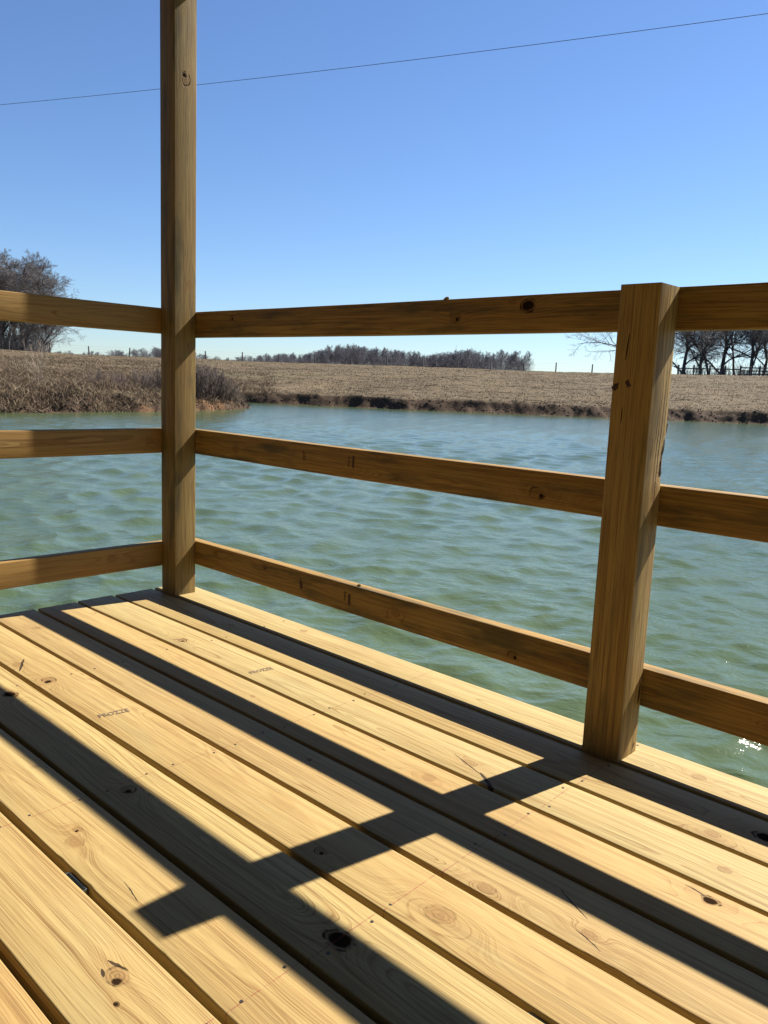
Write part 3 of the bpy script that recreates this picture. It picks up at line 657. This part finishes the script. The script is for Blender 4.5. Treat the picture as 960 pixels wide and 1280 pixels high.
# undergrowth between the trunks of the tree line
gU = np.random.default_rng(15); S = []
for i in range(1700):
    px = gU.uniform(316, 657); D = 300+gU.uniform(-6, 45); ty = np.interp(px, TOPX, TOPY); hz = 459.1+px*.0405
    d = cf_*1003.54+cr_*(px-480)+cu_*(640-hz); dl = math.hypot(d.x, d.y); X_, Y_ = CAM.x+d.x/dl*D, CAM.y+d.y/dl*D; z = 3.9
    hh = ((hz-ty)/1003.5*D+CAM.z-z)*gU.uniform(.25, .78)*(1 if px < 600 else .75); ln = gU.normal(0, .22, 2)*hh
    p0 = np.array([X_, Y_, z-.2]); p1 = p0+[ln[0]*.5, ln[1]*.5, hh*.6]; p2 = p0+[ln[0]*1.3, ln[1]*1.3, hh]
    S += [np.concatenate([p0, p1, [.06, .045]]), np.concatenate([p1, p2, [.045, .03]]), np.concatenate([p1, p1+gU.normal(0, .25, 3)*hh+[0, 0, hh*.25], [.035, .025]])]
ug = link('undergrowth', segs_mesh('undergrowth', S, 3, mtwighaze)); tag(ug, 'grey leafless undergrowth filling the far tree line', 'undergrowth', kind='stuff')
# small far trees left of the tall post and right of it
for (px, ty) in ((70, 441), (78, 440), (87, 439.5), (104, 441.5), (118, 440), (128, 441), (140, 438), (147, 438.5), (158, 441), (166, 439), (174, 437.5), (184, 436.5), (193, 434.5), (199, 436), (208, 437), (216, 438), (226, 438), (236, 440), (250, 442), (257, 442.5), (265, 445), (286, 447), (293, 446), (300, 445), (306, 444)):
    D = 520+g.uniform(-30, 30); hz = 459.1+px*.0405; x, y, z = at(px, D); h = (hz-ty)/1003.5*D+CAM.z-z
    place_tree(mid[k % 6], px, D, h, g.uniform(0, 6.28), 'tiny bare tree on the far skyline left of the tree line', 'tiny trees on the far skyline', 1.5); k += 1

# wire fence along the skyline
mpost = simple('weathered_fence_post', (.10, .09, .08), .9, 0, .3, 4)
wf = tag(empty('wire_fence', at(300, 91)), 'wire fence with thin wooden posts along the skyline of the field', 'fence')
fo = Vector(wf.location); fp = []
fx = [-40, 12, 62, 112, 162, 210, 257, 303, 348, 393, 438, 483, 527, 571, 612, 653, 693, 738, 784]
bm = bmesh.new(); bmesh.ops.create_cone(bm, cap_ends=True, segments=7, radius1=.075, radius2=.065, depth=1.25); bmesh.ops.translate(bm, vec=(0, 0, .62), verts=bm.verts)
me_fp = bpy.data.meshes.new('post'); bm.to_mesh(me_fp); bm.free(); me_fp.materials.append(mpost)
for i, px in enumerate(fx):
    x, y, z = at(px, 90.5+.6*math.sin(i)); o = link('post', me_fp, wf, Vector((x, y, z-.15))-fo, (random.uniform(-.05, .05), random.uniform(-.05, .05), 0)); o.scale = (1, 1, random.uniform(.82, .98)); fp.append((x, y, z))
    
mwire = simple('fence_wire', (.12, .12, .12), .6, .5)
for hh in (.35, .62, .9):
    tube([tuple(Vector((x, y, z+hh))-fo) for (x, y, z) in fp], .003, 4, mwire, 'wire', wf)
# rail fence at the right under the trees
rfn = tag(empty('rail_fence', at(930, 100)), 'dark plank corral fence under the bare trees at the right edge', 'fence'); fo = Vector(rfn.location)
mdk = simple('dark_fence_wood', (.05, .045, .042), .9, 0, .3, 4)
def boxp(name, a, b_, hh, th, parent, mat):
    a = Vector(a); b_ = Vector(b_); me = bpy.data.meshes.new(name); bm = bmesh.new(); d = b_-a; n_ = Vector((-d.y, d.x, 0)).normalized()*th/2; u = Vector((0, 0, hh/2))
    vs = [bm.verts.new(p+s1*n_+s2*u) for p in (a, b_) for (s1, s2) in ((-1, -1), (1, -1), (1, 1), (-1, 1))]
    for f in ((0, 1, 2, 3), (7, 6, 5, 4), (0, 4, 5, 1), (1, 5, 6, 2), (2, 6, 7, 3), (3, 7, 4, 0)): bm.faces.new([vs[i] for i in f])
    bmesh.ops.recalc_face_normals(bm, faces=bm.faces); bm.to_mesh(me); bm.free(); me.materials.append(mat); return link(name, me, parent)
pp = [Vector(at(px, 100)) for px in (845, 864, 884, 903, 922, 934, 946, 958, 975, 995)]
me_rp = bpy.data.meshes.new('post'); bm = bmesh.new(); r_ = bmesh.ops.create_cube(bm, size=1); bmesh.ops.scale(bm, vec=(.16, .16, 1.6), verts=r_['verts']); bm.to_mesh(me_rp); bm.free(); me_rp.materials.append(mdk)
for i, p in enumerate(pp): link('post', me_rp, rfn, p-fo+Vector((0, 0, .55)))
for i in range(len(pp)-1):
    for hh in ((.95,) if i < 4 else (.45, .8, 1.15)):
        boxp('rail', pp[i]-fo+Vector((0, 0, hh)), pp[i+1]-fo+Vector((0, 0, hh)), .12, .05, rfn, mdk)

# grass tussocks on the field, brush on the left bank
def blades(P, n_per, hmin, hmax, wd, lean, seed, spread=.12):
    g = np.random.default_rng(seed); m = len(P)*n_per; Q = np.repeat(P, n_per, 0); Q = Q+np.concatenate([g.normal(0, spread, (m, 2)), np.zeros((m, 1))], 1)
    hh = g.uniform(hmin, hmax, m)*g.uniform(.7, 1.2, m); th = g.uniform(0, 2*math.pi, m); wv = np.stack([np.cos(th), np.sin(th), 0*th], -1)*wd*g.uniform(.6, 1.4, (m, 1))
    ln = g.normal(0, lean, (m, 2))*hh[:, None]
    top = Q+np.concatenate([ln, hh[:, None]], 1)
    mid_ = Q+np.concatenate([ln*.35, hh[:, None]*.55], 1)
    V = np.stack([Q-wv, Q+wv, mid_+wv*.7, top, mid_-wv*.7], 1).reshape(-1, 3); b_ = np.arange(m)[:, None]*5
    F = np.concatenate([b_+np.array([[0, 1, 2]]), b_+np.array([[0, 2, 4]]), b_+np.array([[4, 2, 3]])], 0)
    return V, F
def scatter(n, az0, az1, r0, r1, seed, power=1.0):
    g = np.random.default_rng(seed); az = np.radians(g.uniform(az0, az1, n)); u = g.random(n)
    r = np.exp(math.log(r0)+(math.log(r1)-math.log(r0))*u**power); x = CAM.x-r*np.cos(az); y = CAM.y+r*np.sin(az)
    return x, y
def mat_grass(name, a, b_, c3):
    m, t, bs = new_mat(name); g = t.n('ShaderNodeNewGeometry'); P = g.outputs['Position']
    c = t.mix(t.ss(t.noise(P, 1.3, 4, .7), .35, .68), a, b_); c = t.mix(t.ss(t.noise(P, 14, 2, .6), .5, .72, 0, .8), c, c3)
    t.put(bs.inputs['Base Color'], c); bs.inputs['Roughness'].default_value = .9; bs.inputs['Specular IOR Level'].default_value = .15
    return m
x, y = scatter(75000, 12, 80, 42, 93, 31, .8); sd = signed(x, y); keep = (sd > .9); x, y, sd = x[keep], y[keep], sd[keep]
dn = fbm(x*.35, y*.35, 3, 61); keep = dn > rng.uniform(-2.6, 1.2, len(x)); x, y = x[keep], y[keep]
Pn = np.stack([x, y, height(x, y)-.02], -1)
V, F = blades(Pn, 4, .03, .10, .016, 1.0, 33, .16)
gr = link('dry_grass', mesh_np('dry_grass', V, F, mat_grass('dry_grass', (.136, .102, .060), (.104, .078, .046), (.072, .053, .033)))); tag(gr, 'dry tan grass tussocks covering the field', 'grass', kind='stuff')
# left bank brush: dead weeds and stalks
x, y = scatter(52000, 10, 39, 26, 80, 41, 1.7); sd = signed(x, y); keep = (sd > .5) & (sd < 34); x, y, sd = x[keep], y[keep], sd[keep]
dn = fbm(x*.22, y*.22, 3, 62); keep = (dn+.7-(sd/22)) > rng.uniform(-.8, .9, len(x)); x, y, sd = x[keep], y[keep], sd[keep]
Pn = np.stack([x, y, height(x, y)-.03], -1)
V, F = blades(Pn, 6, .08, .30, .010, 1.25, 43, .28)
wd_ = link('dead_weeds', mesh_np('dead_weeds', V, F, mat_grass('dead_weeds', (.22, .165, .105), (.14, .10, .066), (.085, .062, .042)))); tag(wd_, 'tangle of dead weeds and stalks on the left bank', 'weeds', kind='stuff')
# cut bank roots/clods: short dark blades overhanging the eroded far bank
x, y = scatter(26000, 12, 80, 28, 62, 51, 1.0); sd = signed(x, y); keep = (sd > .1) & (sd < 1.5); x, y = x[keep], y[keep]
Pn = np.stack([x, y, height(x, y)-.02], -1)
V, F = blades(Pn[::3], 4, .03, .09, .016, 1.2, 53, .2)
bk = link('bank_litter', mesh_np('bank_litter', V, F, mat_grass('bank_litter', (.06, .04, .026), (.11, .078, .048), (.03, .02, .015)))); tag(bk, 'dark dead grass and roots on the eroded waterline bank', 'grass', kind='stuff')

# clods and stones of the eroded bank
x, y = scatter(60000, 10, 80, 26, 60, 57, 1.0); sd = signed(x, y); keep = (sd > -.05) & (sd < 1.25); x, y = x[keep], y[keep]
gC = np.random.default_rng(58); n_ = len(x); c_ = np.stack([x, y, height(x, y)+.0], -1); a_ = gC.uniform(.02, .085, (n_, 1, 1))
dirs = np.array([(1, 0, 0), (-1, 0, 0), (0, 1, 0), (0, -1, 0), (0, 0, 1), (0, 0, -1)], float)[None]*gC.uniform(.5, 1.2, (n_, 6, 1))+gC.normal(0, .25, (n_, 6, 3))
V = (c_[:, None]+dirs*a_*np.array([1, 1, .75])).reshape(-1, 3)
f0 = np.array([(0, 2, 4), (2, 1, 4), (1, 3, 4), (3, 0, 4), (2, 0, 5), (1, 2, 5), (3, 1, 5), (0, 3, 5)]); F = (np.arange(n_)[:, None, None]*6+f0[None]).reshape(-1, 3)
cl = link('bank_clods', mesh_np('bank_clods', V, F, mat_grass('bank_earth', (.070, .046, .031), (.045, .030, .021), (.12, .085, .055)))); tag(cl, 'dark reddish clods of earth along the eroded waterline', 'earth', kind='stuff')

# bare shrubs on the point of land and a pale sapling higher up the left bank
def make_shrub(seed, n, H, spread, r=.008):
    g = np.random.default_rng(seed); S = []
    for i in range(n):
        a = g.uniform(0, 6.28); d = np.array([math.cos(a)*g.uniform(.1, spread), math.sin(a)*g.uniform(.1, spread), 1.0]); d /= np.linalg.norm(d); p = np.array([math.cos(a), math.sin(a), 0])*g.uniform(0, .22*H); h = H*g.uniform(.55, 1.0); ns = 4
        for s in range(ns):
            d = d+g.normal(0, .1, 3); d /= np.linalg.norm(d); q = p+d*h/ns; S.append(np.concatenate([p, q, [r*(1-s/ns*.5), r*(1-(s+1)/ns*.5)]]))
            if s > 0:
                for c in range(3):
                    v = d+g.normal(0, .45, 3); v /= np.linalg.norm(v); e = p+v*h*.22; S.append(np.concatenate([p, e, [r*.55, r*.35]]))
            p = q
    return S
mshrub = simple('bare_shrub_stems', (.115, .085, .07), .9, 0, .3, 5)
sh = [segs_mesh('bare_shrub', make_shrub(300+i, 42, 1.0, .55, .0085), 3, mshrub) for i in range(3)]
def land(px, D): return at(px, D)
gg = np.random.default_rng(9)
for i, (px, D, h) in enumerate(((246, 37.0, 1.65), (252, 38.5, 1.6), (258, 37.5, 1.5), (265, 38.0, 1.35), (272, 38.6, 1.25), (279, 38.6, 1.1), (286, 39.2, 1.0), (293, 39.4, .85), (301, 40.2, .65), (308, 40.8, .5), (236, 37, 1.5), (226, 36.6, 1.35), (240, 40, 1.6), (262, 41, 1.4), (214, 37, 1.2), (200, 36.5, 1.2), (188, 36.0, 1.0), (176, 37.5, 1.0), (150, 36, .9), (120, 37, .8))):
    x, y, z = at(px, D); o = link('bare_shrub', sh[i % 3], None, (x, y, z-.1), (0, 0, gg.uniform(0, 6))); o.scale = (h*1.05, h*1.05, h)
    if px > 240: tag(o, 'leafless grey brown shrub in the thicket on the point of land', 'shrub', 'shrubs on the point of land')
    else: tag(o, 'leafless shrub low on the bank left of the tall post', 'shrub', 'shrubs on the left bank')
msap = simple('pale_sapling_stems', (.24, .19, .14), .9)
x, y, z = at(44, 46); o = link('bare_sapling', segs_mesh('bare_sapling', make_shrub(401, 9, 1.9, .5, .014), 3, msap), None, (x, y, z-.05)); tag(o, 'pale leafless sapling fanning up from the left bank below the left trees', 'sapling')
x, y, z = at(48, 34); o = link('bare_sapling', segs_mesh('bare_sapling', make_shrub(402, 6, 1.5, .35, .009), 3, msap), None, (x, y, z-.05)); tag(o, 'thin pale stalks standing near the waterline on the left bank', 'sapling')
